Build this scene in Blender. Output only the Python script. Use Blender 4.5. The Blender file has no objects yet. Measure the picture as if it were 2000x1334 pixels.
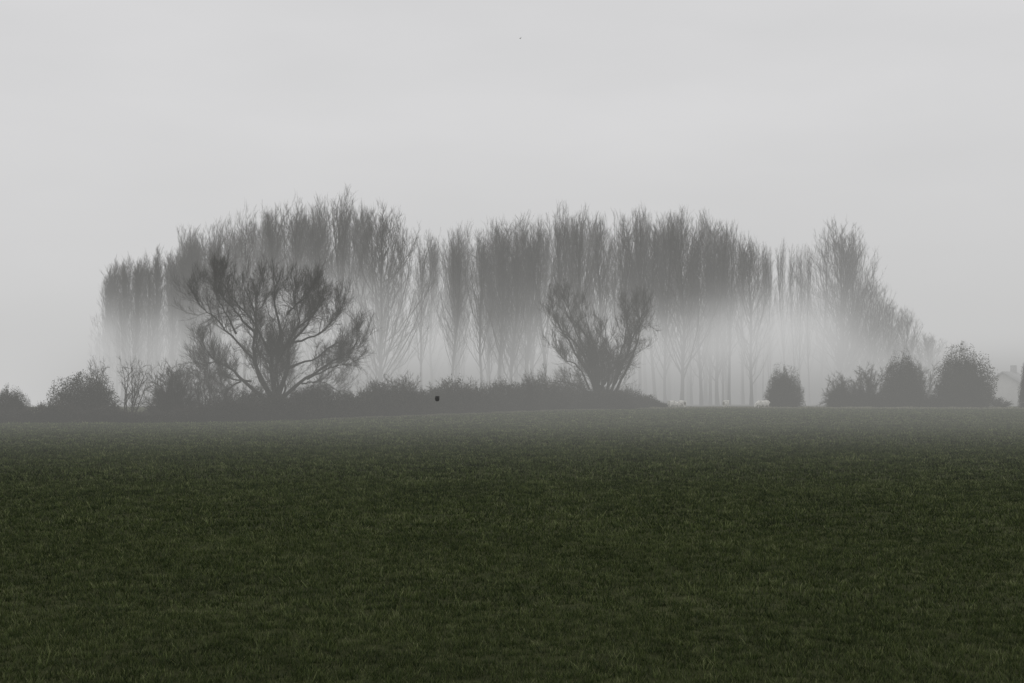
import bpy, math, numpy as np
rng=np.random.default_rng(7)
F=2778.0; CH=1.7; HY=765.0
def wx(px,d): return (px-1000)/F*d
def wz(py,d): return CH+(HY-py)/F*d
def dist(py): return CH*F/(py-HY)
S=bpy.context.scene
S.view_settings.view_transform='Standard'; S.view_settings.look='None'; S.view_settings.exposure=0
# ---------------- node helpers
class NT:
    def __init__(s,nt): s.nt=nt; s.n=nt.nodes; s.l=nt.links
    def new(s,t,**k):
        n=s.n.new(t)
        for a,b in k.items(): setattr(n,a,b)
        return n
    def link(s,a,b): s.l.new(a,b)
    def inp(s,sock,v):
        if isinstance(v,bpy.types.NodeSocket): s.l.new(v,sock)
        else: sock.default_value=v
    def math(s,op,a,b=0.0,c=0.0):
        n=s.new('ShaderNodeMath',operation=op); s.inp(n.inputs[0],a); s.inp(n.inputs[1],b); s.inp(n.inputs[2],c); return n.outputs[0]
    def mr(s,v,a,b,c,d,smooth=True):
        n=s.new('ShaderNodeMapRange'); n.interpolation_type='SMOOTHSTEP' if smooth else 'LINEAR'
        s.inp(n.inputs[0],v)
        for i,q in enumerate((a,b,c,d)): s.inp(n.inputs[i+1],q)
        return n.outputs[0]
    def noise(s,vec,scale,detail=3,rough=.5):
        n=s.new('ShaderNodeTexNoise'); n.inputs['Scale'].default_value=scale; n.inputs['Detail'].default_value=detail; n.inputs['Roughness'].default_value=rough
        if vec is not None: s.link(vec,n.inputs['Vector'])
        return n.outputs['Fac'] if 'Fac' in n.outputs else n.outputs[0]
    def mapv(s,vec,sc):
        n=s.new('ShaderNodeVectorMath',operation='MULTIPLY'); s.link(vec,n.inputs[0]); n.inputs[1].default_value=sc; return n.outputs[0]
    def ramp(s,f,stops):
        n=s.new('ShaderNodeValToRGB'); e=n.color_ramp.elements
        while len(e)<len(stops): e.new(.5)
        for q,(p,c) in zip(e,stops): q.position=p; q.color=(*c,1)
        s.link(f,n.inputs[0]); return n.outputs[0]
    def mixc(s,f,a,b):
        n=s.new('ShaderNodeMix',data_type='RGBA'); s.inp(n.inputs['Factor'],f); c=[i for i in n.inputs if i.type=='RGBA']
        for k,v in zip(c,(a,b)):
            if isinstance(v,tuple): k.default_value=(*v,1)
            else: s.link(v,k)
        return [o for o in n.outputs if o.type=='RGBA'][0]
def mat(name,stops=None,scale=4,rough=.9,bump=0,attr=None):
    m=bpy.data.materials.new(name); m.use_nodes=True; t=NT(m.node_tree); b=m.node_tree.nodes['Principled BSDF']
    b.inputs['Roughness'].default_value=rough
    b.inputs['Specular IOR Level'].default_value=.15
    g=t.new('ShaderNodeNewGeometry')
    f=t.noise(g.outputs['Position'],scale,4,.6)
    if attr:
        a=t.new('ShaderNodeAttribute',attribute_name=attr); f=t.math('ADD',t.math('MULTIPLY',a.outputs['Fac'],.5),t.math('MULTIPLY',f,.5))
    c=t.ramp(f,stops); t.link(c,b.inputs['Base Color'])
    if bump:
        n=t.new('ShaderNodeBump'); n.inputs['Strength'].default_value=bump; n.inputs['Distance'].default_value=.05
        t.link(f,n.inputs['Height']); t.link(n.outputs[0],b.inputs['Normal'])
    return m
M_bark=mat('bark',stops=[(.3,(.024,.023,.021)),(.7,(.052,.050,.045))],scale=5,bump=.6)
M_twig=mat('twigs',stops=[(.3,(.040,.037,.033)),(.7,(.080,.074,.066))],scale=1.5)
M_leaf=mat('hedge_leaves',stops=[(.3,(.014,.015,.011)),(.7,(.058,.055,.044))],scale=1.2,attr='tint')
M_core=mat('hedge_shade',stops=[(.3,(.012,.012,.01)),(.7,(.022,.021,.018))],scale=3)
M_dry=mat('dry_grass',stops=[(.25,(.10,.10,.065)),(.75,(.36,.35,.26))],scale=1.0,attr='tint')
M_wool=mat('wool',stops=[(.3,(.74,.72,.68)),(.7,(.85,.84,.80))],scale=20,bump=.3)
M_dark=mat('dark_feathers',stops=[(.3,(.004,.004,.004)),(.7,(.009,.009,.009))],scale=30)
M_render=mat('painted_wall',stops=[(.3,(.62,.61,.58)),(.7,(.75,.74,.71))],scale=2)
M_roof=mat('slate_roof',stops=[(.3,(.30,.30,.30)),(.7,(.42,.42,.42))],scale=3)
M_glass=mat('window_glass',stops=[(.3,(.03,.03,.035)),(.7,(.05,.05,.055))],scale=1,rough=.2)
# ---------------- mesh helpers
def build_mesh(name,V,Q=None,T=None,tint=None,mats=(),smooth=False):
    me=bpy.data.meshes.new(name)
    Q=np.zeros((0,4),int) if Q is None else Q; T=np.zeros((0,3),int) if T is None else T
    me.vertices.add(len(V)); me.vertices.foreach_set('co',np.asarray(V,np.float32).ravel())
    nl=len(Q)*4+len(T)*3; me.loops.add(nl); me.loops.foreach_set('vertex_index',np.concatenate([Q.ravel(),T.ravel()]).astype(np.int32))
    me.polygons.add(len(Q)+len(T))
    ls=np.concatenate([np.arange(len(Q))*4,len(Q)*4+np.arange(len(T))*3]).astype(np.int32)
    me.polygons.foreach_set('loop_start',ls)
    if smooth: me.polygons.foreach_set('use_smooth',np.ones(len(ls),bool))
    if tint is not None:
        a=me.attributes.new('tint','FLOAT','POINT'); a.data.foreach_set('value',np.asarray(tint,np.float32))
    for m in mats: me.materials.append(m)
    me.update(calc_edges=True); return me
def nrm(a): return a/(np.linalg.norm(a,axis=-1,keepdims=True)+1e-9)
class Tub:
    def __init__(s): s.V=[];s.Q=[];s.n=0
    def add(s,P,R,sides=3):
        N,k,_=P.shape; T=nrm(np.gradient(P,axis=1))
        ref=np.where(np.abs(T[:,:1,2:3])>.8,np.array([1.,0,0]),np.array([0,0,1.]))
        U=nrm(np.cross(T,np.broadcast_to(ref,T.shape))); W=np.cross(T,U)
        a=np.arange(sides)*2*math.pi/sides
        v=P[:,:,None,:]+R[:,:,None,None]*(np.cos(a)[None,None,:,None]*U[:,:,None,:]+np.sin(a)[None,None,:,None]*W[:,:,None,:])
        s.V.append(v.reshape(-1,3))
        n=np.arange(N)[:,None,None]; i=np.arange(k-1)[None,:,None]; j=np.arange(sides)[None,None,:]; j2=(j+1)%sides
        b=(n*k+i)*sides; b2=b+sides
        q=np.stack([b+j,b+j2,b2+j2,b2+j],-1).reshape(-1,4)+s.n
        s.Q.append(q); s.n+=N*k*sides
    def mesh(s,name,m,smooth=False): return build_mesh(name,np.concatenate(s.V),np.concatenate(s.Q),mats=(m,),smooth=smooth)
def grow(st,d,L,k,up,wig):
    N=len(st); P=np.zeros((N,k,3)); P[:,0]=st; d=nrm(d); U=np.zeros((N,3)); U[:,2]=up
    for i in range(1,k):
        d=nrm(d+U+rng.normal(0,wig,(N,3))); P[:,i]=P[:,i-1]+d*(L/(k-1))[:,None]
    return P
def child(P,R,n,t0,t1,ang,angv=.15):
    N,k,_=P.shape
    t=(np.arange(n)[None]+rng.random((N,n)))/n*(t1-t0)+t0
    f=np.clip(t*(k-1),0,k-1.001); i=f.astype(int); w=(f-i)[...,None]
    r=np.arange(N)[:,None]
    pos=P[r,i]*(1-w)+P[r,i+1]*w; T=nrm(P[r,i+1]-P[r,i]); rad=R[r,i]*(1-w[...,0])+R[r,i+1]*w[...,0]
    rv=rng.normal(size=(N,n,3)); pp=nrm(rv-(rv*T).sum(-1,keepdims=True)*T)
    a=(ang+rng.normal(0,angv,(N,n)))[...,None]
    d=np.cos(a)*T+np.sin(a)*pp
    return pos.reshape(-1,3),d.reshape(-1,3),t.ravel(),rad.ravel(),np.repeat(np.arange(N),n)
def taper(r0,r1,k): 
    w=np.linspace(0,1,k)[None]; return r0[:,None]*(1-w)+r1[:,None]*w
# ---------------- object helpers
C=S.collection
def empty(name,loc,label,cat,group=None):
    o=bpy.data.objects.new(name,None); o.empty_display_size=.5; o.location=loc; C.objects.link(o); o['label']=label; o['category']=cat
    if group:o['group']=group
    return o
def obj(name,me,parent=None,**k):
    o=bpy.data.objects.new(name,me); C.objects.link(o)
    if parent: o.parent=parent
    for a,b in k.items(): o[a]=b
    return o
def place(kind,parts,x,y,sx,sz,rot,label,cat,group=None):
    e=empty(kind,(x,y,0),label,cat,group); e.scale=(sx,sx,sz); e.rotation_euler=(0,0,rot)
    for n,me in parts: obj(n,me,e)
    return e
# ---------------- tree generators
def poplar(h,wr=3.2,n1=40,t0=.2,n2=10,n3=6,tw=.010,tl=1.0,seed=1,dome=.16,fan=0.):
    """bare poplar: steep branches leave the trunk, swing outward then rise to an uneven domed top"""
    global rng; rng=np.random.default_rng(seed)
    P=grow(np.zeros((1,3)),np.array([[0,0,1.]]),np.array([h*.95]),12,.06,.035); P[0,:,2]*=h*.95/P[0,-1,2]
    R=taper(np.array([h*.0105]),np.array([.02]),12); R[:,0]*=1.3
    tr=Tub(); tr.add(P,R,8); cr=Tub()
    t=((np.arange(n1)+rng.random(n1))/n1)**(1+fan)*(.9-t0)+t0; f=t*11; i=np.minimum(f.astype(int),10); w=(f-i)[:,None]
    s=P[0,i]*(1-w)+P[0,i+1]*w; r=R[0,i]
    az=np.arange(n1)*2.4+rng.normal(0,.4,n1); q=rng.random(n1)
    zt=np.clip(t+.22+(.45+.2*fan)*q*(1-t),0,1.0); env=np.sqrt(np.clip(1-np.clip((zt-.5)/.52,0,1)**2.4,0.02,1))
    rad=wr*env*rng.uniform(.3,1.1,n1)
    E=np.stack([s[:,0]*.5+np.cos(az)*rad,s[:,1]*.5+np.sin(az)*rad,h*np.minimum(zt,1.0-dome*(rad/wr)**2)*rng.uniform(.92,1.03,n1)],-1)
    u=np.linspace(0,1,8)[None,:,None]; M=s*.5+E*.5; M[:,:2]=s[:,:2]*.35+E[:,:2]*.65; M[:,2]=s[:,2]*.6+E[:,2]*.4
    P1=(1-u)**2*s[:,None]+2*u*(1-u)*M[:,None]+u**2*E[:,None]; P1[:,1:]+=rng.normal(0,.10,(n1,7,3))
    L=np.linalg.norm(E-s,axis=1); R1=taper(np.minimum(r*.55,.0065*L+.012),np.full(n1,.009),8)
    cr.add(P1,R1,4)
    s,d,t2,r2,ix=child(P1,R1,n2,.12,1.,.5)
    L2=(L[ix]*.24*(1.15-t2*.65)+.4)*rng.uniform(.4,1.3,len(ix))
    P2=grow(s,d,L2,5,.15,.07); R2=taper(np.minimum(r2*.7,.014),np.full(len(ix),.007),5)
    cr.add(P2,R2,3)
    s,d,t3,r3,ix=child(P2,R2,n3,.1,1.,.45)
    L3=rng.uniform(.3,1.,len(ix))*tl
    P3=grow(s,d,L3,3,.18,.07); cr.add(P3,np.tile(np.array([[tw,tw*.9,tw*.4]]),(len(ix),1)),3)
    return [('trunk',tr.mesh('poplar_trunk',M_bark,True)),('crown',cr.mesh('poplar_crown',M_twig))]
def limbtree(limbs,ox,oy,s,tr_r,n=(16,8,6),ln=(1.9,.9,.5),up=.14,seed=3,tw=.009,extra=8,exlen=5,tstart=.25,zs=1.,rf=.62,droop=.25):
    global rng; rng=np.random.default_rng(seed)
    tr=Tub(); cr=Tub(); K=14; PS=[];RS=[]
    for dep,r,pts in limbs:
        a=np.array([((x-ox)*s,0,(oy-y)*s*zs) for x,y in pts],float)
        a[:,1]=dep*np.linspace(0,1,len(a))**1.2
        u=np.linspace(0,len(a)-1,K); i=np.minimum(u.astype(int),len(a)-2); w=(u-i)[:,None]
        am=a[np.maximum(i-1,0)];a0=a[i];a1=a[i+1];a2=a[np.minimum(i+2,len(a)-1)]
        P=.5*((2*a0)+(-am+a1)*w+(2*am-5*a0+4*a1-a2)*w**2+(-am+3*a0-3*a1+a2)*w**3)
        P[2:-1]+=rng.normal(0,.04,(K-3,3))*s*30
        PS.append(P);RS.append(r*rf*(1-np.linspace(0,1,K)**.7*.94))
    PS=np.array(PS);RS=np.array(RS)
    B=np.array([[[0,0,-.3],[0,0,.25],[.02,0,.8],[0,0,1.4],[-.05,0,1.9]]])*np.array([1,1,tr_r/.6])
    tr.add(B,np.array([[1.35,1.08,.95,.85,.5]])*tr_r,10); tr.add(PS,RS,6)
    az=rng.random(extra)*6.28; st=np.stack([np.cos(az)*.2,np.sin(az)*.2,rng.uniform(.8,1.6,extra)*tr_r/.6],-1)
    d=np.stack([np.cos(az)*.4,np.sin(az)*1.,np.full(extra,.8)],-1)
    L=exlen*rng.uniform(.75,1.1,extra); PE=grow(st,d,L,K,.09,.1); RE=taper(np.full(extra,tr_r*.2),np.full(extra,.02),K)
    tr.add(PE,RE,6)
    PA=np.concatenate([PS,PE]);RA=np.concatenate([RS,RE])
    s1,d,t,r,ix=child(PA,RA,n[0],tstart,1.,.75,.3)
    L1=ln[0]*rng.uniform(.35,1.25,len(t))*(1.15-.4*t)
    u1=np.where((rng.random(len(t))<droop)&(t<.75),-.10,up)
    P1=grow(s1,d,L1,8,u1,.11); R1=taper(np.minimum(r*.5,.024),np.full(len(t),.007),8); cr.add(P1,R1,4)
    s2,d,t,r,ix=child(P1,R1,n[1],.1,1.,.55,.25)
    L2=ln[1]*rng.uniform(.3,1.3,len(t))*(1.2-.5*t); P2=grow(s2,d,L2,5,u1[ix]*.9,.11); R2=taper(np.minimum(r*.7,.009),np.full(len(t),.005),5); cr.add(P2,R2,3)
    s3,d,t,r,ix=child(P2,R2,n[2],.1,1.,.5,.25)
    L3=ln[2]*rng.uniform(.3,1.3,len(t)); P3=grow(s3,d,L3,3,up*.6,.12); cr.add(P3,np.tile(np.array([[tw,tw*.9,tw*.5]]),(len(t),1)),3)
    return [('trunk',tr.mesh('willow_trunk',M_bark,True)),('crown',cr.mesh('willow_crown',M_twig))]
def leaf_tris(c,size):
    N=len(c); a=nrm(rng.normal(size=(N,3))); b=nrm(np.cross(a,rng.normal(size=(N,3))))
    sz=(size*rng.uniform(.5,1.4,N))[:,None]
    V=np.stack([c-a*sz,c+a*sz,c+b*sz*.8],1).reshape(-1,3); T=np.arange(N*3).reshape(-1,3)
    return V,T,np.repeat(rng.random(N),3)
def shrub(h,w,nst=26,dense=9000,lsize=.06,seed=1,twn=(10,8),tw=.008,spread=.9,low=.18,lr=1.):
    global rng; rng=np.random.default_rng(seed)
    tr=Tub();cr=Tub(); az=rng.random(nst)*6.28; el=rng.random(nst)**.7*spread
    d=np.stack([np.cos(az)*np.sin(el)*w/h,np.sin(az)*np.sin(el)*w/h,np.cos(el)],-1)
    st=np.stack([np.cos(az)*.15,np.sin(az)*.15,np.full(nst,-.1)],-1)
    L=1/np.sqrt((nrm(d)**2/np.array([w/2,w/2,h])**2).sum(1))*rng.uniform(.75,1.0,nst)*(.86 if dense else .95)
    P=grow(st,d,L,8,.03,.09); R=taper(np.full(nst,.045),np.full(nst,.01),8); tr.add(P,R,5)
    s,d,t,r,ix=child(P,R,twn[0],.2,1.,.7,.2); L1=h*(.15 if dense else .18)*rng.uniform(.4,1.2,len(t)); P1=grow(s,d,L1,4,.04,.15); R1=taper(np.minimum(r*.7,.016),np.full(len(t),.007),4); cr.add(P1,R1,3)
    s,d,t,r,ix=child(P1,R1,twn[1],.1,1.,.6,.2); L2=h*.08*rng.uniform(.4,1.2,len(t)); P2=grow(s,d,L2,2,.05,.1); cr.add(P2,np.tile(np.array([[tw,tw*.6]]),(len(t),1)),3)
    out=[('trunk',tr.mesh('shrub_stems',M_bark))]
    if dense:
        N=dense; v=nrm(rng.normal(size=(N,3))); v[:,2]=np.abs(v[:,2])
        ph=rng.random(8)*6.28; a=np.arctan2(v[:,1],v[:,0]); e=v[:,2]
        lump=.97+lr*(.11*np.sin(3*a+ph[0]+3*e)+.10*np.sin(5*a+ph[1]-6*e)+.07*np.sin(8*a+ph[2]+9*e)+.04*np.sin(13*a+ph[5]-15*e))
        gap=(np.sin(7*a+ph[3]+5*e)*np.sin(11*e+ph[4]+3*a)>.9)
        rr=lump*(rng.random(N)**.42)*.97+rng.normal(0,.015,N); rr[gap]*=.75
        c=v*rr[:,None]*np.array([w/2,w/2,h*.96]); c[:,:2]*=(1-low*np.clip(1-c[:,2:3]/(h*.35),0,1)); c[:,2]+=.02
        k=rng.integers(0,len(P1),dense//5); c=np.concatenate([c,P1[k,1]+rng.normal(0,.05,(dense//5,3))])
        c[:,2]=np.abs(c[:,2]); V,T,ti=leaf_tris(c,lsize)
        out.append(('foliage',build_mesh('shrub_foliage',V,T=T,tint=ti,mats=(M_leaf,))))
    out.append(('crown',cr.mesh('shrub_crown',M_twig)))
    return out
# ---------------- ground
me=build_mesh('field',[(-3000,-200,0),(3000,-200,0),(3000,5000,0),(-3000,5000,0)],Q=np.array([[0,1,2,3]]))
m=bpy.data.materials.new('field_soil_and_grass'); m.use_nodes=True; t=NT(m.node_tree); b=m.node_tree.nodes['Principled BSDF']
g=t.new('ShaderNodeNewGeometry'); p=g.outputs['Position']
n1=t.noise(p,.25,4,.6); n2=t.noise(p,9,6,.7); f=t.math('ADD',t.math('MULTIPLY',n1,.45),t.math('MULTIPLY',n2,.55))
c=t.ramp(f,[(.3,(.018,.022,.008)),(.55,(.058,.066,.027)),(.75,(.125,.130,.060))]); t.link(c,b.inputs['Base Color'])
b.inputs['Roughness'].default_value=1; b.inputs['Specular IOR Level'].default_value=.05
bp=t.new('ShaderNodeBump'); bp.inputs['Distance'].default_value=.08; t.link(n2,bp.inputs['Height']); t.link(bp.outputs[0],b.inputs['Normal'])
me.materials.append(m); obj('ground',me,kind='structure')
# ---------------- hedge line path
hp=[(-150,826),(0,826),(300,826),(480,823),(640,818),(850,810),(1000,804),(1130,799.5),(1290,796.5)]
HP=np.array([(wx(a,dist(b)),dist(b)) for a,b in hp])
def alongpath(P,u):
    seg=np.linalg.norm(np.diff(P,axis=0),axis=1); cs=np.concatenate([[0],np.cumsum(seg)]); s=u*cs[-1]
    return np.stack([np.interp(s,cs,P[:,0]),np.interp(s,cs,P[:,1])],-1),cs[-1]
def bl(N,x,y,h,w,bend=.5):
    az=rng.random(N)*6.28; ux=np.cos(az)*w; uy=np.sin(az)*w
    ba=rng.random(N)*6.28; bm=h*bend*rng.random(N)
    V=np.zeros((N,3,3)); V[:,0]=np.stack([x-ux,y-uy,np.full(N,-.005)],-1); V[:,1]=np.stack([x+ux,y+uy,np.full(N,-.005)],-1)
    V[:,2]=np.stack([x+np.cos(ba)*bm,y+np.sin(ba)*bm,h],-1); return V.reshape(-1,3)
rng=np.random.default_rng(11)
def patch(x,y):
    return (np.sin(x*1.3+1.7*np.sin(y*.9))*np.sin(y*1.1+1.3*np.sin(x*.7))+.6*np.sin(x*3.7+2*np.sin(y*2.3))*np.sin(y*3.1+x))/1.6
Vs=[];Ts=[]
for r0,r1,den,hh,ww,K in [(6.5,11,420,.036,.0026,11),(11,17,260,.040,.0038,9),(17,27,125,.048,.0062,8),(27,45,48,.060,.0105,7),(45,75,15,.074,.019,7),(75,150,4,.08,.04,5)]:
    ha=lambda r:.39*r+2
    A=(ha(r0)+ha(r1))*(r1-r0); N=int(A*den)
    y=np.sqrt(rng.random(N)*(r1**2-r0**2)+r0**2); x=(rng.random(N)*2-1)*ha(y)
    if r1>75:
        lim=np.interp(x,HP[:,0],HP[:,1],right=147); k=y<lim; x=x[k];y=y[k];N=len(x)
    pt=patch(x,y); th=rng.uniform(.55,1.25,N)*(1+.12*pt); tt0=np.clip(.40+.06*pt+rng.normal(0,.24,N),0,1); big=rng.random(N)<.05; th=np.where(big,th*1.4,th); tt0=np.where(big,tt0+.35,tt0)
    sp=.030*math.sqrt(r0/6.5)
    X=(x[:,None]+rng.normal(0,sp,(N,K))).ravel(); Y=(y[:,None]+rng.normal(0,sp,(N,K))).ravel(); n_=N*K
    h=hh*np.repeat(th,K)*rng.uniform(.5,1.3,n_)
    Vs.append(bl(n_,X,Y,h,ww*rng.uniform(.7,1.3,n_),1.3))
    ti=np.clip(np.repeat(tt0,K)+rng.normal(0,.13,n_),0,1)
    Ts.append(np.stack([ti*.35,ti*.35,ti],-1).ravel())
V=np.concatenate(Vs); ti=np.concatenate(Ts); print('grass tris',len(V)//3)
m=bpy.data.materials.new('grass_blades'); m.use_nodes=True; t=NT(m.node_tree); b=m.node_tree.nodes['Principled BSDF']
g=t.new('ShaderNodeNewGeometry'); a=t.new('ShaderNodeAttribute',attribute_name='tint')
n1=t.noise(g.outputs['Position'],.35,4,.6)
f=t.math('ADD',t.math('MULTIPLY',a.outputs['Fac'],.85),t.math('MULTIPLY',t.math('SUBTRACT',n1,.5),.35))
c=t.ramp(f,[(.0,(.014,.022,.006)),(.25,(.042,.062,.016)),(.5,(.130,.160,.055)),(1.,(.46,.45,.26))]); t.link(c,b.inputs['Base Color'])
b.inputs['Roughness'].default_value=.7; b.inputs['Specular IOR Level'].default_value=.15
obj('grass',build_mesh('grass_blades',V,T=np.arange(len(V)).reshape(-1,3),tint=ti,mats=(m,)),kind='stuff',label='short dark green winter grass covering the field',category='grass')
VP=np.array([(wx(a,dist(b)),dist(b)) for a,b in [(640,818.5),(850,811),(1000,805),(1130,800.5),(1290,797.8),(1500,797.3),(1700,797.8),(2000,798.5),(2150,799)]])
N=20000; u=rng.random(N); pc,LL=alongpath(VP,u)
y=pc[:,1]+rng.normal(0,1.6,N)-.3; x=pc[:,0]+rng.normal(0,.3,N); cl=.6+.4*np.sin(x*.9)*np.sin(x*2.3+1); sc=np.where(x>14,1.,.55)
V=bl(N,x,y,(.15*cl+.06)*sc*rng.uniform(.5,1.5,N),np.full(N,.03),.6)
obj('rough_grass_verge',build_mesh('verge',V,T=np.arange(len(V)).reshape(-1,3),tint=np.repeat(rng.random(N)*np.where(x>14,1,.45),3),mats=(M_dry,)),kind='stuff',label='pale rough dry grass along the field margin',category='grass')
# ---------------- hedges
def hedge(name,P,hf,wid,npm,label,seed,lsz=.07):
    global rng; rng=np.random.default_rng(seed)
    _,L=alongpath(P,np.array([0.])); 
    e=empty(name,(P[0,0],P[0,1],0),label,'hedge'); o=np.array([P[0,0],P[0,1],0])
    ns=int(L/.6); u=np.linspace(0,1,ns); c,_=alongpath(P,u); tg=np.gradient(c,axis=0); tg/=np.linalg.norm(tg,axis=1)[:,None]; nn=np.stack([-tg[:,1],tg[:,0]],-1)
    lumpf=lambda u:1+.30*np.sin(u*L*.6+2*np.sin(u*L*.23))*np.sin(u*L*.37+1)+.18*np.sin(u*L*1.3+1.5*np.sin(u*L*.7))
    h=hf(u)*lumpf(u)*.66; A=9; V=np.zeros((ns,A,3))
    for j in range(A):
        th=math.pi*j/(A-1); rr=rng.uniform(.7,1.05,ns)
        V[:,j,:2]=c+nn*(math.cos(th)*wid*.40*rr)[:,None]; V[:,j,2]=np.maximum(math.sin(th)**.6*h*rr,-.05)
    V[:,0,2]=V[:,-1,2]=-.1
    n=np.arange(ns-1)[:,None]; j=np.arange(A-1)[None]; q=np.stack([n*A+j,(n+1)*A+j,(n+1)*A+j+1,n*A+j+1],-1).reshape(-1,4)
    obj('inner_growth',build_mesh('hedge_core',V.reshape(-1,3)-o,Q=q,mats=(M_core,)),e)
    N=int(L*npm); u=rng.random(N); c,_=alongpath(P,u); th=rng.random(N)*math.pi; 
    H=hf(u)*lumpf(u)*(1+.08*np.sin(u*L*4.7+th*5))
    rr=.74+.28*rng.random(N)+rng.normal(0,.07,N)+.10*np.sin(u*L*2.7+th*4)*np.sin(th*7+u*L)
    k=np.clip((u*(ns-1)).astype(int),0,ns-1)
    cc=np.zeros((N,3)); cc[:,:2]=c+nn[k]*(np.cos(th)*wid*.52*rr)[:,None]; cc[:,2]=np.sin(th)**.6*H*rr*.93
    V,T,ti=leaf_tris(cc,lsz); lum=.5+.5*np.sin(u*L*2.7+th*4)*np.sin(th*7+u*L); ti=np.clip(ti*.5+np.repeat(lum,3)*.5,0,1)
    obj('foliage',build_mesh('hedge_foliage',V-o,T=T,tint=ti,mats=(M_leaf,)),e)
    N=int(L*44); u=rng.random(N); c,_=alongpath(P,u); H=hf(u)*lumpf(u); k=np.clip((u*(ns-1)).astype(int),0,ns-1)
    st=np.zeros((N,3)); st[:,:2]=c+nn[k]*(rng.uniform(-1,1,N)*wid*.4)[:,None]; st[:,2]=H*rng.uniform(.4,.85,N)
    d=np.stack([rng.normal(0,.5,N),rng.normal(0,.5,N),np.ones(N)],-1); Ls=rng.uniform(.2,.8,N)*np.clip(H/1.6,.4,1.3)*(.5+.9*(np.sin(u*L*.7)*np.sin(u*L*.31+1)>.15))
    tb=Tub(); Pp=grow(st,d,Ls,4,-.02,.15); R=taper(np.full(N,.012),np.full(N,.005),4); tb.add(Pp-o,R,3)
    s,d,t_,r,ix=child(Pp,R,6,.2,1.,.6,.2); P2=grow(s,d,rng.uniform(.1,.4,len(ix)),2,.05,.1); tb.add(P2-o,np.tile(np.array([[.008,.004]]),(len(ix),1)),3)
    obj('shoots',tb.mesh('hedge_shoots',M_twig),e)
def wob(u,f,s): return (np.sin(u*f+s)+.6*np.sin(u*f*2.3+s*2)+.4*np.sin(u*f*5.1+s*3))/2
pl=np.array([(wx(a,dist(b)+1),dist(b)+1) for a,b in [(-150,826),(0,826),(150,826),(300,826),(400,825),(500,823)]])
hedge('bramble_hedge',pl,lambda u:.85+.2*wob(u,14,1)+.25*np.exp(-((u-1)/.1)**2),1.7,750,'low dark bramble hedge along the field edge',21,.05)
pr=np.array([(wx(a,dist(b)+1.2),dist(b)+1.2) for a,b in [(475,823),(560,820.5),(640,818),(750,814),(850,810),(930,807),(1000,804),(1070,801.5),(1130,799.5),(1200,798),(1290,796.5)]])
def hf(u):
    return np.interp(u,[0,.06,.16,.3,.5,.7,.8,.9,.96,1],[1.3,1.8,2.0,2.0,2.2,2.3,2.2,2.0,1.3,.35])*(1+.12*wob(u,40,2))
hedge('field_hedge',pr,hf,2.6,900,'long overgrown dark hedge bordering the grass field',22,.07)
# ---------------- willows
W1=[(-.8,.34,[(530,772),(505,725),(495,680),(502,630),(495,580),(478,538)]),
(.6,.38,[(538,765),(530,700),(546,650),(540,600),(530,560),(538,530)]),
(.3,.36,[(545,765),(562,712),(566,660),(600,622),(606,585),(600,550)]),
(-.6,.28,[(552,775),(592,738),(628,712),(662,692),(690,672),(704,650)]),
(.5,.30,[(520,780),(482,748),(452,718),(425,702),(402,678),(388,655)]),
(-1.2,.2,[(500,700),(462,655),(430,618),(402,590),(382,565)]),
(1.,.2,[(500,640),(462,600),(430,560),(418,522)]),
(-.5,.18,[(566,660),(620,642),(652,612),(658,580)]),
(1.5,.2,[(562,712),(612,692),(652,660),(684,645)]),
(.8,.16,[(490,740),(450,735),(425,722),(400,730)]),
(-.8,.16,[(600,735),(640,715),(670,705),(690,690)]),
(2.,.2,[(540,690),(580,620),(570,575),(565,545)]),
(-2.,.2,[(530,690),(500,620),(460,570),(445,532)]),
(-2.2,.2,[(545,700),(575,640),(620,600),(634,575)]),
(.4,.16,[(460,640),(440,600),(420,560),(410,530)]),(-.4,.16,[(560,600),(575,580),(600,560),(612,538)]),
(-1.4,.14,[(470,740),(440,760),(425,780)]),(1.4,.14,[(590,745),(625,740),(650,755)]),(.9,.14,[(430,700),(405,700),(388,715)]),
(.9,.14,[(500,620),(495,580),(508,540)])]
d1=87; s1=d1/F
p=limbtree(W1,540,820,s1,.55,n=(19,12,7),ln=(1.9,.95,.42),up=.2,seed=5,tw=.0052,extra=5,exlen=4.6,zs=.93,rf=.52,droop=.28,tstart=.28)
place('willow_tree',p,wx(540,d1),d1,.99,1,0,'big old bare willow with spreading limbs in the hedge','tree')
W2=[(.5,.34,[(1162,785),(1158,740),(1130,690),(1100,640),(1080,600),(1070,562)]),
(-.8,.3,[(1168,780),(1162,700),(1140,640),(1112,600),(1098,560)]),
(1.,.3,[(1173,780),(1168,690),(1150,630),(1136,578)]),
(-.5,.3,[(1180,780),(1192,710),(1184,660),(1176,635)]),
(.6,.34,[(1186,780),(1207,720),(1236,662),(1230,622),(1222,590)]),
(-.6,.32,[(1192,772),(1217,730),(1242,672),(1254,622),(1242,574)]),
(.4,.2,[(1230,662),(1254,615),(1260,585)]),
(-.6,.28,[(1158,762),(1125,745),(1095,735),(1060,738)]),
(1.5,.24,[(1160,720),(1125,660),(1092,630),(1064,598)]),
(-1.5,.24,[(1165,740),(1145,680),(1115,620),(1090,565)]),
(1.8,.24,[(1180,740),(1215,680),(1228,620),(1232,590)]),
(.5,.2,[(1150,750),(1125,700),(1098,690),(1080,665)]),(.5,.22,[(1190,760),(1210,720),(1225,690),(1238,660)]),
(-1,.2,[(1170,770),(1160,735),(1150,700),(1142,680)]),(1,.2,[(1180,770),(1195,735),(1200,710),(1208,690)])]
d2=140; s2=d2/F
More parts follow.
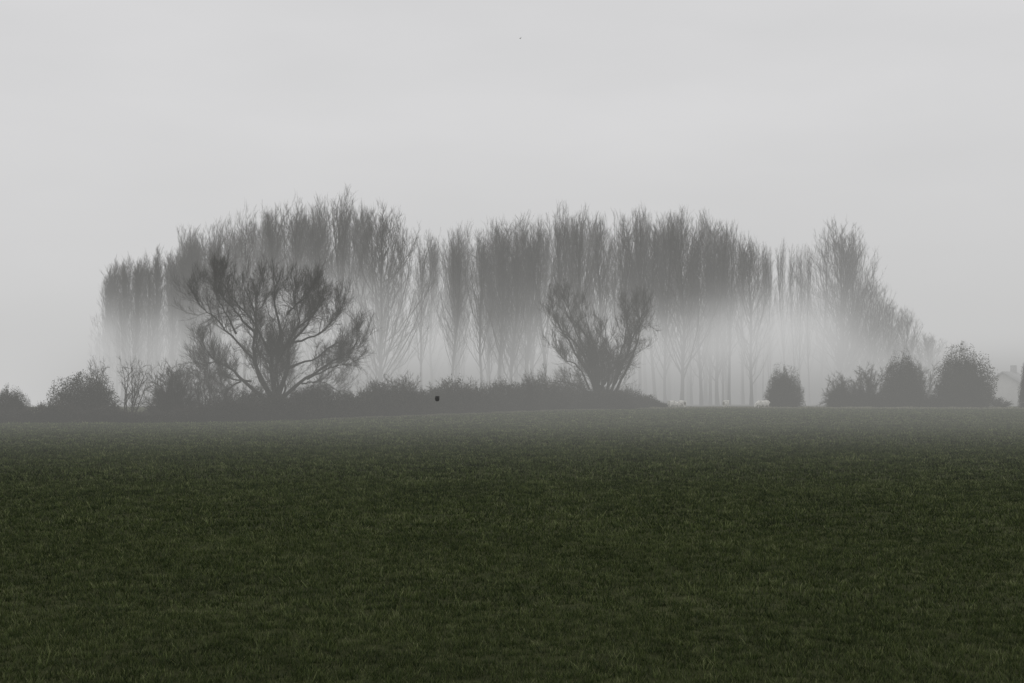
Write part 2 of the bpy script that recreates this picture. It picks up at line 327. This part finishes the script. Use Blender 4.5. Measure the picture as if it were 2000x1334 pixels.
p=limbtree(W2,1172,790,s2,.75,n=(18,10,7),ln=(2.1,1.1,.55),up=.2,seed=6,tw=.0095,extra=4,exlen=4.5,tstart=.12,zs=.96,rf=.68,droop=.10)
place('willow_tree',p,wx(1172,d2),d2,.95,1,0,'vase shaped bare willow rising from the end of the hedge','tree')
# ---------------- poplars
PA=[poplar(25,seed=s,wr=4.2,n1=38,n2=10,n3=6,dome=.15) for s in (31,32,33,34,35)]
PW=[poplar(24,seed=s,wr=5.4,n1=50,t0=.12,n2=10,n3=7,tl=1.1,dome=.2) for s in (41,42,43)]
PF=[poplar(24,seed=s,wr=6.6,n1=84,t0=.10,n2=12,n3=8,tl=1.1,dome=.36,fan=.5,tw=.011) for s in (45,46)]
PL=[poplar(20,seed=s,wr=2.2,n1=42,t0=.1,n2=10,n3=7,tw=.012,dome=.2) for s in (51,52,53)]
G='bare poplars in the shelterbelt'
top=[(185,590),(200,545),(215,520),(262,505),(300,500),(345,484),(380,462),(450,438),(520,423),(600,412),(660,405),(740,404),(790,435),(812,460),(840,468),(900,455),(940,445),(1000,440),(1060,435),(1110,420),(1150,432),(1220,425),(1280,430),(1340,425),(1390,435),(1450,462),(1482,480),(1560,478)]
TX,TY=zip(*top)
prg=np.random.default_rng(77)
def pop(px,d,T,h0,wk=1.,dy=0,label='tall bare poplar with upswept branches in a misty row',j=4):
    px2=px+prg.normal(0,j); zt=wz(np.interp(px2,TX,TY)+dy,d)
    sz=zt/h0; sx=wk*prg.uniform(.85,1.15)*sz
    place('poplar_tree',T[prg.integers(len(T))],wx(px2,d),d,sx,sz,prg.random()*6.28,label,'tree',G)
for px in np.arange(202,392,11): pop(px,prg.uniform(166,180),PL,20,.95,-2+prg.uniform(0,24),'slender columnar bare poplar standing in mist')
for d,off in [(168,0),(180,20),(193,8)]:
    for px in np.arange(375+off,735,36 if d>170 else 50):
        if d==168 and px>690: continue
        pop(px,d+prg.normal(0,1.2),PW if prg.random()<.5 else PA,24.2,.95,0+prg.uniform(-6,16),j=6)
for px,d,T,wk,ty in [(742,166,PF[:1],1.05,408),(775,178,PW[1:2],.8,440)]:
    sz=wz(ty,d)/24; place('poplar_tree',T[0],wx(px,d),d,sz*wk,sz,1.2,'broad bare poplar with a wide rounded fan of branches','tree',G)
for d,off in [(172,-8),(184,10),(198,0)]:
    for px in np.arange(848+off,1485,33 if d!=184 else 40):
        pop(px,d+prg.normal(0,2),PA if prg.random()<.8 else PW,24.6,.95,2+prg.uniform(-8,20),j=7)
for px in (962,985,1008,1030): pop(px,176,PL,20,1.1,45+prg.uniform(0,25),'dense twiggy poplar among thinner ones')
for px in (895,1385,1410,1350,1235): pop(px,178,PL,20,.9,45+prg.uniform(0,25),'dense twiggy poplar among thinner ones')
for px in (1485,1500,1516,1533,1548,1562,1578): pop(px,188,PA,25,.55,4+prg.uniform(0,16),'slim bare poplar at the end of the row')
def tall(px,d,ty,T,h0,wk,label,kind='poplar_tree',gr=G):
    sz=wz(ty,d)/h0; place(kind,T,wx(px,d),d,sz*wk,sz,prg.random()*6,label,'tree',gr)
tall(1642,204,446,PF[1],24,1.12,'large pale bare poplar with a domed crown in fog')
tall(1665,212,470,PF[0],24,.85,'large pale bare poplar fading into fog')
tall(1602,212,462,PA[1],25,.9,'large pale bare poplar fading into fog')
tall(1700,208,545,PF[0],24,1.0,'low rounded bare tree fading into fog')
tall(1735,210,590,PF[0],24,1.2,'low rounded bare tree fading into fog')
tall(1770,212,612,PF[1],24,1.2,'low rounded bare tree fading into fog')
tall(1815,214,655,PF[0],24,1.7,'low rounded bare tree fading into fog')
tall(98,235,684,PF[0],24,1.8,'faint distant rounded tree almost lost in fog')
tall(1880,235,672,PF[1],24,1.8,'faint distant rounded tree almost lost in fog')
# ---------------- shrubs
SD=[shrub(3,4.2,nst=30,dense=40000,lsize=.045,seed=61,spread=1.4,low=.02,lr=.7),shrub(4,4.2,nst=34,dense=60000,lsize=.05,seed=62,spread=1.4,low=.06,lr=.8),shrub(4,4.2,nst=34,dense=60000,lsize=.05,seed=65,spread=1.4,low=.08)]
ST=[shrub(4,3.6,nst=30,dense=0,seed=63,spread=1.25,twn=(16,14),tw=.009),shrub(4,2.4,nst=7,dense=0,seed=64,spread=.55,twn=(14,9),tw=.006)]
def sh(px,by,d,ty,w,T,h0,w0,label,rot=0,kind='shrub'):
    H=wz(ty,d); Wm=w/F*d
    place(kind,T,wx(px,d),d,Wm/w0,H/h0,rot,label,'shrub')
sh(165,0,82,722,155,SD[0],3,4.2,'dense rounded dark shrub at the field edge')
sh(18,0,82,755,90,SD[1],4,4.2,'low dark bush in the field boundary',2)
sh(-60,0,82,740,110,SD[0],3,4.2,'low dark bush in the field boundary',1)
sh(338,0,82.5,690,100,ST[0],4,3.6,'twiggy rounded bare hawthorn bush',1)
sh(345,0,84,695,105,ST[0],4,3.6,'twiggy rounded bare hawthorn bush',3)
sh(252,0,82.5,684,85,ST[1],4,2.4,'thin bare sapling in the bramble hedge',0,'sapling_tree')
sh(195,0,85,684,70,ST[1],4,2.4,'thin bare sapling behind a dense shrub',2,'sapling_tree')
sh(402,0,83,688,80,ST[1],4,2.4,'thin bare sapling beside the old willow',4,'sapling_tree')
sh(440,0,83,730,90,ST[0],4,3.6,'small bare thorn bush beside the old willow',5)
sh(500,0,85,765,100,ST[0],4,3.6,'low bare thorn bush at the willow foot',2)
sh(605,0,90,732,110,ST[0],4,3.6,'bare thorn bush at the willow foot',5)
sh(785,0,101,716,75,ST[0],4,3.6,'bare thorn bush sticking out of the hedge',4)
sh(735,0,98,730,70,ST[0],4,3.6,'bare thorn bush sticking out of the hedge',2)
sh(1035,0,124,716,75,ST[0],4,3.6,'bare thorn bush sticking out of the hedge',2)
sh(880,0,110,732,100,ST[0],4,3.6,'bare thorn bush sticking out of the hedge',1)
sh(1080,0,130,738,90,ST[0],4,3.6,'bare thorn bush sticking out of the hedge',5)
sh(1180,0,137,758,130,SD[1],4,4.2,'dense undergrowth round the willow base',1)
sh(1530,0,152,716,80,SD[2],4,4.2,'rounded bush standing alone on the margin',1)
sh(1648,0,152,718,80,ST[0],4,3.6,'bare twiggy bush beyond the field margin',1)
sh(1690,0,152,700,85,ST[0],4,3.6,'bare twiggy bush beyond the field margin',3)
sh(1642,0,150,752,60,SD[2],4,4.2,'low dark bush beyond the field margin',3)
sh(1700,0,150,765,70,SD[0],3,4.2,'low dark scrub beyond the field margin',1)
sh(1763,0,148,688,98,SD[1],4,4.2,'tall dense dark bush at the field margin',2.5)
sh(1822,0,150,770,50,SD[0],3,4.2,'low dark scrub beyond the field margin',2)
sh(1880,0,147,678,128,SD[2],4,4.2,'large dense dark hawthorn bush at the margin',5)
sh(1950,0,149,772,50,ST[0],4,3.6,'low scrub in front of the cottage',5)
sh(2016,0,147,685,56,SD[1],4,4.2,'tall dark bush at the field margin',1)
sh(1800,0,158,690,70,ST[0],4,3.6,'bare bush half hidden by mist',1)
# ---------------- cottage
def box(bm_v,bm_q,x0,x1,y0,y1,z0,z1):
    n=len(bm_v); bm_v+= [(x0,y0,z0),(x1,y0,z0),(x1,y1,z0),(x0,y1,z0),(x0,y0,z1),(x1,y0,z1),(x1,y1,z1),(x0,y1,z1)]
    bm_q+=[[n+a for a in q] for q in ([0,3,2,1],[4,5,6,7],[0,1,5,4],[1,2,6,5],[2,3,7,6],[3,0,4,7])]
def boxm(name,bs,m):
    v=[];q=[]
    for bb in bs: box(v,q,*bb)
    return build_mesh(name,v,Q=np.array(q),mats=(m,))
def cottage(px,d,rot,label,w=7,h=2.6,r=4.9):
    e=empty('cottage',(wx(px,d),d,0),label,'house'); e.rotation_euler=(0,0,rot)
    v=[(-w/2,-3,-.1),(w/2,-3,-.1),(w/2,3,-.1),(-w/2,3,-.1),(-w/2,-3,h),(w/2,-3,h),(w/2,3,h),(-w/2,3,h),(-w/2,0,r-.1),(w/2,0,r-.1)]
    obj('wall',build_mesh('cottage_wall',v,Q=np.array([[0,1,5,4],[2,3,7,6],[3,0,4,7],[1,2,6,5],[4,5,9,8],[6,7,8,9]]),T=np.array([[4,8,7],[5,6,9]]),mats=(M_render,)),e)
    o=.35; rv=[(-w/2-o,-3.3,h-.25),(w/2+o,-3.3,h-.25),(w/2+o,0,r),(-w/2-o,0,r),(-w/2-o,3.3,h-.25),(w/2+o,3.3,h-.25)]
    rv+=[(a,b_,c_+.14) for a,b_,c_ in rv]
    rf=obj('roof',build_mesh('cottage_roof',rv,Q=np.array([[0,1,2,3],[3,2,5,4],[6,9,8,7],[9,10,11,8],[0,6,7,1],[4,5,11,10],[0,3,9,6],[3,4,10,9],[1,7,8,2],[2,8,11,5]]),mats=(M_roof,)),e)
    obj('chimney',boxm('chimney',[(w/2-1.1,w/2-.5,-.3,.3,r-.6,r+.9)],M_roof),rf)
    for x in (-w*.28,w*.28): obj('window',boxm('window',[(x-.5,x+.5,-3.04,-2.98,1.0,2.0)],M_glass),e)
    obj('door',boxm('door',[(-.45,.45,-3.04,-2.98,0,1.8)],M_glass),e)
cottage(1972,172,.9,'pale cottage with a slate roof behind bushes',4.4,2.2,4.0)
# ---------------- sheep
def sheep_mesh(graz,seed):
    hd=[(.46,0,.60),(.58,0,.62),(.66,0,.56),(.76,0,.48)] if not graz else [(.46,0,.50),(.56,0,.34),(.63,0,.20),(.72,0,.09)]
    V=[(-.36,0,.50),(-.17,0,.52),(.05,0,.52),(.26,0,.52)]+hd
    R=[.22,.29,.30,.26,.15,.10,.10,.055]
    E=[(i,i+1) for i in range(7)]
    def leg(root,pts,rs):
        i=root
        for p_,r_ in zip(pts,rs): V.append(p_);R.append(r_);E.append((i,len(V)-1)); i=len(V)-1
    for sd in (-1,1):
        leg(3,[(.27,.12*sd,.32),(.28,.12*sd,.18),(.27,.12*sd,.02)],[.09,.05,.04])
        leg(0,[(-.30,.12*sd,.34),(-.40,.12*sd,.19),(-.37,.12*sd,.02)],[.11,.055,.04])
        leg(5,[(hd[1][0]-.02,.13*sd,hd[1][2]+.05)],[.025])
    leg(0,[(-.54,0,.46),(-.57,0,.34)],[.06,.04])
    return skinned('sheep_body',V,E,R,1,M_wool)
def skinned(name,V,E,R,root,m):
    me=bpy.data.meshes.new(name); me.from_pydata(V,E,[]); o=bpy.data.objects.new('tmp',me); C.objects.link(o)
    o.modifiers.new('s','SKIN')
    for i,r_ in enumerate(R): me.skin_vertices[0].data[i].radius=(r_,r_) if not isinstance(r_,tuple) else r_
    me.skin_vertices[0].data[root].use_root=True
    o.modifiers.new('u','SUBSURF').levels=2
    dg=bpy.context.evaluated_depsgraph_get(); m2=bpy.data.meshes.new_from_object(o.evaluated_get(dg)); bpy.data.objects.remove(o)
    m2.materials.clear(); m2.materials.append(m); return m2
SM=[sheep_mesh(True,1),sheep_mesh(False,2)]
for px,d,k,rz in [(1314,145.5,0,.3),(1330,146,0,2.6),(1418,146,1,1.2),(1484,145.5,0,3.6),(1495,146.5,1,.8)]:
    o=obj('sheep',SM[k]); o.location=(wx(px,d),d,0); o.rotation_euler=(0,0,rz); o.scale=(1.0,)*3
    o['label']='white sheep grazing at the far field margin' if k==0 else 'white sheep standing at the far field margin'; o['category']='sheep'; o['group']='sheep on the pasture'
# ---------------- birds
V=[(.09,0,.02),(.05,0,.005),(0,0,-.005),(-.06,0,0),(-.13,0,.01),(-.19,0,.02),(.115,0,.05),(.145,0,.048)]
R=[.055,.085,.095,.070,.030,.022,.040,.010]
E=[(0,1),(1,2),(2,3),(3,4),(4,5),(0,6),(6,7)]
for sd in (-1,1):
    n0=len(V); V+=[(.0,.05*sd,.03),(-.06,.055*sd,.0),(-.12,.035*sd,-.01)]; R+=[.030,.026,.010]; E+=[(2,n0),(n0,n0+1),(n0+1,n0+2)]
d=40; o=obj('bird',skinned('bird_body',V,E,R,2,M_dark)); o.location=(wx(854,d),d,wz(779,d)); o.rotation_euler=(.0,0,-math.pi/2+.15); o.scale=(.95,.8,1.05)
o['label']='round dark bird with tucked wings skimming over the grass'; o['category']='bird'
d=190; z=wz(70,d)
v=[(-.22,0,0),(-.08,.05,.02),(-.08,-.05,.02),(0,0,.06),(0,0,-.05),(.14,.03,0),(.14,-.03,0),(.22,0,0),(.02,.06,.03),(-.08,.06,.03),(-.06,.42,.14),(0,.40,.14),(.02,-.06,.03),(-.08,-.06,.03),(-.06,-.42,.14),(0,-.40,.14)]
q=[(8,9,10,11),(12,15,14,13)]; tr=[(0,1,3),(0,3,2),(0,4,1),(0,2,4),(3,1,5),(3,6,2),(4,5,1),(4,2,6),(3,5,7),(3,7,6),(4,7,5),(4,6,7)]
o=obj('bird',build_mesh('bird',v,Q=np.array(q),T=np.array(tr),mats=(M_dark,))); o.location=(wx(1016,d),d,z); o.rotation_euler=(0,.1,.6); o.scale=(.8,.8,.8); o['label']='small dark bird flying in the grey sky'; o['category']='bird'
# ---------------- fog
def volmat(name,density,color,grid=False):
    m=bpy.data.materials.new(name); m.use_nodes=True; m.node_tree.nodes.clear(); t=NT(m.node_tree)
    out=t.new('ShaderNodeOutputMaterial'); ab=t.new('ShaderNodeVolumeAbsorption'); em=t.new('ShaderNodeEmission'); ad=t.new('ShaderNodeAddShader')  # fog glows by emission, standing in for daylight scattered inside it
    ab.inputs['Color'].default_value=(0,0,0,1)
    if grid:
        dens=t.new('ShaderNodeVolumeInfo').outputs['Density']; t.link(dens,ab.inputs['Density']); t.link(dens,em.inputs['Strength'])
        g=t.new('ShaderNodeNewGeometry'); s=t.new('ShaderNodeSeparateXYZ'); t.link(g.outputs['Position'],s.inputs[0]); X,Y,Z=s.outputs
        lo=t.mixc(t.mr(Z,0,10,0,1),(.29,.29,.29),(.57,.57,.573)); c=t.mixc(t.mr(X,-58,-36,1,0),lo,(.60,.60,.605))  # painted light: glow darkened near the ground as shade, brightened at far left
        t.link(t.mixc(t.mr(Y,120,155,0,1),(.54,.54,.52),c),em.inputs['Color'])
    else: ab.inputs['Density'].default_value=density; em.inputs['Strength'].default_value=density; em.inputs['Color'].default_value=(*color,1)
    t.link(ab.outputs[0],ad.inputs[0]); t.link(em.outputs[0],ad.inputs[1]); t.link(ad.outputs[0],out.inputs['Volume']); return m
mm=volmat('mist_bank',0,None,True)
try: mm.cycles.volume_step_rate=3.0
except Exception as ex: print('step',ex)
ng=bpy.data.node_groups.new('mist_bank','GeometryNodeTree'); ng.interface.new_socket('Geometry',in_out='OUTPUT',socket_type='NodeSocketGeometry'); t=NT(ng)
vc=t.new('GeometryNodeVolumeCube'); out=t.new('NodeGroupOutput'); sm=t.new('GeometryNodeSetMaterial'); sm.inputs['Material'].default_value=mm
vc.inputs['Min'].default_value=(-130,6,-4); vc.inputs['Max'].default_value=(130,318,32)
for a_,r_ in zip('XYZ',(52,78,18)): vc.inputs['Resolution '+a_].default_value=r_
P=t.new('GeometryNodeInputPosition').outputs[0]; s=t.new('ShaderNodeSeparateXYZ'); t.link(P,s.inputs[0]); X,Y,Z=s.outputs
n1=t.noise(t.mapv(P,(.045,.03,.04)),1,2,.55); n2=t.noise(t.mapv(P,(.06,.045,.12)),1,2,.55)
top_=t.math('ADD',t.math('ADD',t.mr(X,10,24,0,1.5),t.mr(X,36,50,0,3.0)),t.mr(X,-50,-36,2.5,0))
zz=t.math('ADD',t.math('ADD',Z,top_),t.math('MULTIPLY',t.math('SUBTRACT',n1,.5),20))
H=t.math('POWER',t.mr(zz,17,5,0,1),1.5); yf=t.mr(Y,151,163,0,1); xf=t.mr(X,10,22,1,.85); xr=t.mr(X,40,54,1,.6)
mist=t.math('MULTIPLY',t.math('MULTIPLY',H,yf),t.math('MULTIPLY',t.math('MULTIPLY',xf,xr),t.math('MULTIPLY',t.mr(n2,.32,.66,.5,1.5),.10)))
hz=t.math('ADD',t.mr(Z,8,30,.0018,.0007),t.math('MULTIPLY',t.mr(Z,2,7,.0036,0),t.mr(Y,60,80,1,0)))
hz=t.math('ADD',hz,t.mr(Y,153,166,0,.0035))
haze=t.math('MULTIPLY',t.math('MULTIPLY',t.mr(Y,12,46,.0,1),hz),t.mr(Y,300,315,1,0))
back=t.math('MULTIPLY',t.math('MULTIPLY',t.mr(Y,212,225,0,.012),t.mr(Z,12,26,1,0)),t.mr(Y,300,315,1,0))
t.link(t.math('ADD',t.math('ADD',mist,back),haze),vc.inputs['Density']); vc.inputs['Background'].default_value=0
t.link(vc.outputs[0],sm.inputs[0]); t.link(sm.outputs[0],out.inputs[0])
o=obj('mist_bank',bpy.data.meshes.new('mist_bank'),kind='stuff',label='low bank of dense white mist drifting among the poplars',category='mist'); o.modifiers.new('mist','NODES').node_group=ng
obj('distant_mist',boxm('distant_mist',[(-1500,1500,320,2500,-.45,15)],volmat('distant_mist',.01,(.62,.62,.623))),kind='stuff',label='pale mist covering the distant fields',category='mist')
# ---------------- world
w=bpy.data.worlds.new('World'); S.world=w; w.use_nodes=True; t=NT(w.node_tree); bg=w.node_tree.nodes['Background']
sk=t.new('ShaderNodeTexSky'); sk.sky_type='NISHITA'; sk.sun_disc=False; sk.sun_elevation=math.radians(38); sk.sun_rotation=math.radians(150)
hs=t.new('ShaderNodeHueSaturation'); hs.inputs['Saturation'].default_value=.06; t.link(sk.outputs[0],hs.inputs['Color'])
tc=t.new('ShaderNodeTexCoord'); n=t.noise(t.mapv(tc.outputs['Generated'],(1.2,1.2,4)),2.2,4,.5)
cl=t.ramp(n,[(.3,(6.4,6.4,6.5)),(.7,(7.3,7.26,7.38))])
t.link(t.mixc(.95,hs.outputs[0],cl),bg.inputs['Color']); bg.inputs['Strength'].default_value=.1
su=bpy.data.lights.new('sun','SUN'); su.energy=.6; su.angle=math.radians(25); su.color=(1,.97,.93); so=bpy.data.objects.new('sun',su); C.objects.link(so)
so.rotation_euler=(math.radians(52),0,math.radians(-30)+math.pi)
# ---------------- camera
cam=bpy.data.cameras.new('camera'); cam.lens=50; cam.sensor_width=36; cam.clip_end=8000; co=bpy.data.objects.new('camera',cam); C.objects.link(co)
co.location=(0,0,CH); co.rotation_euler=(math.radians(90)+math.atan(98/F),0,0); S.camera=co
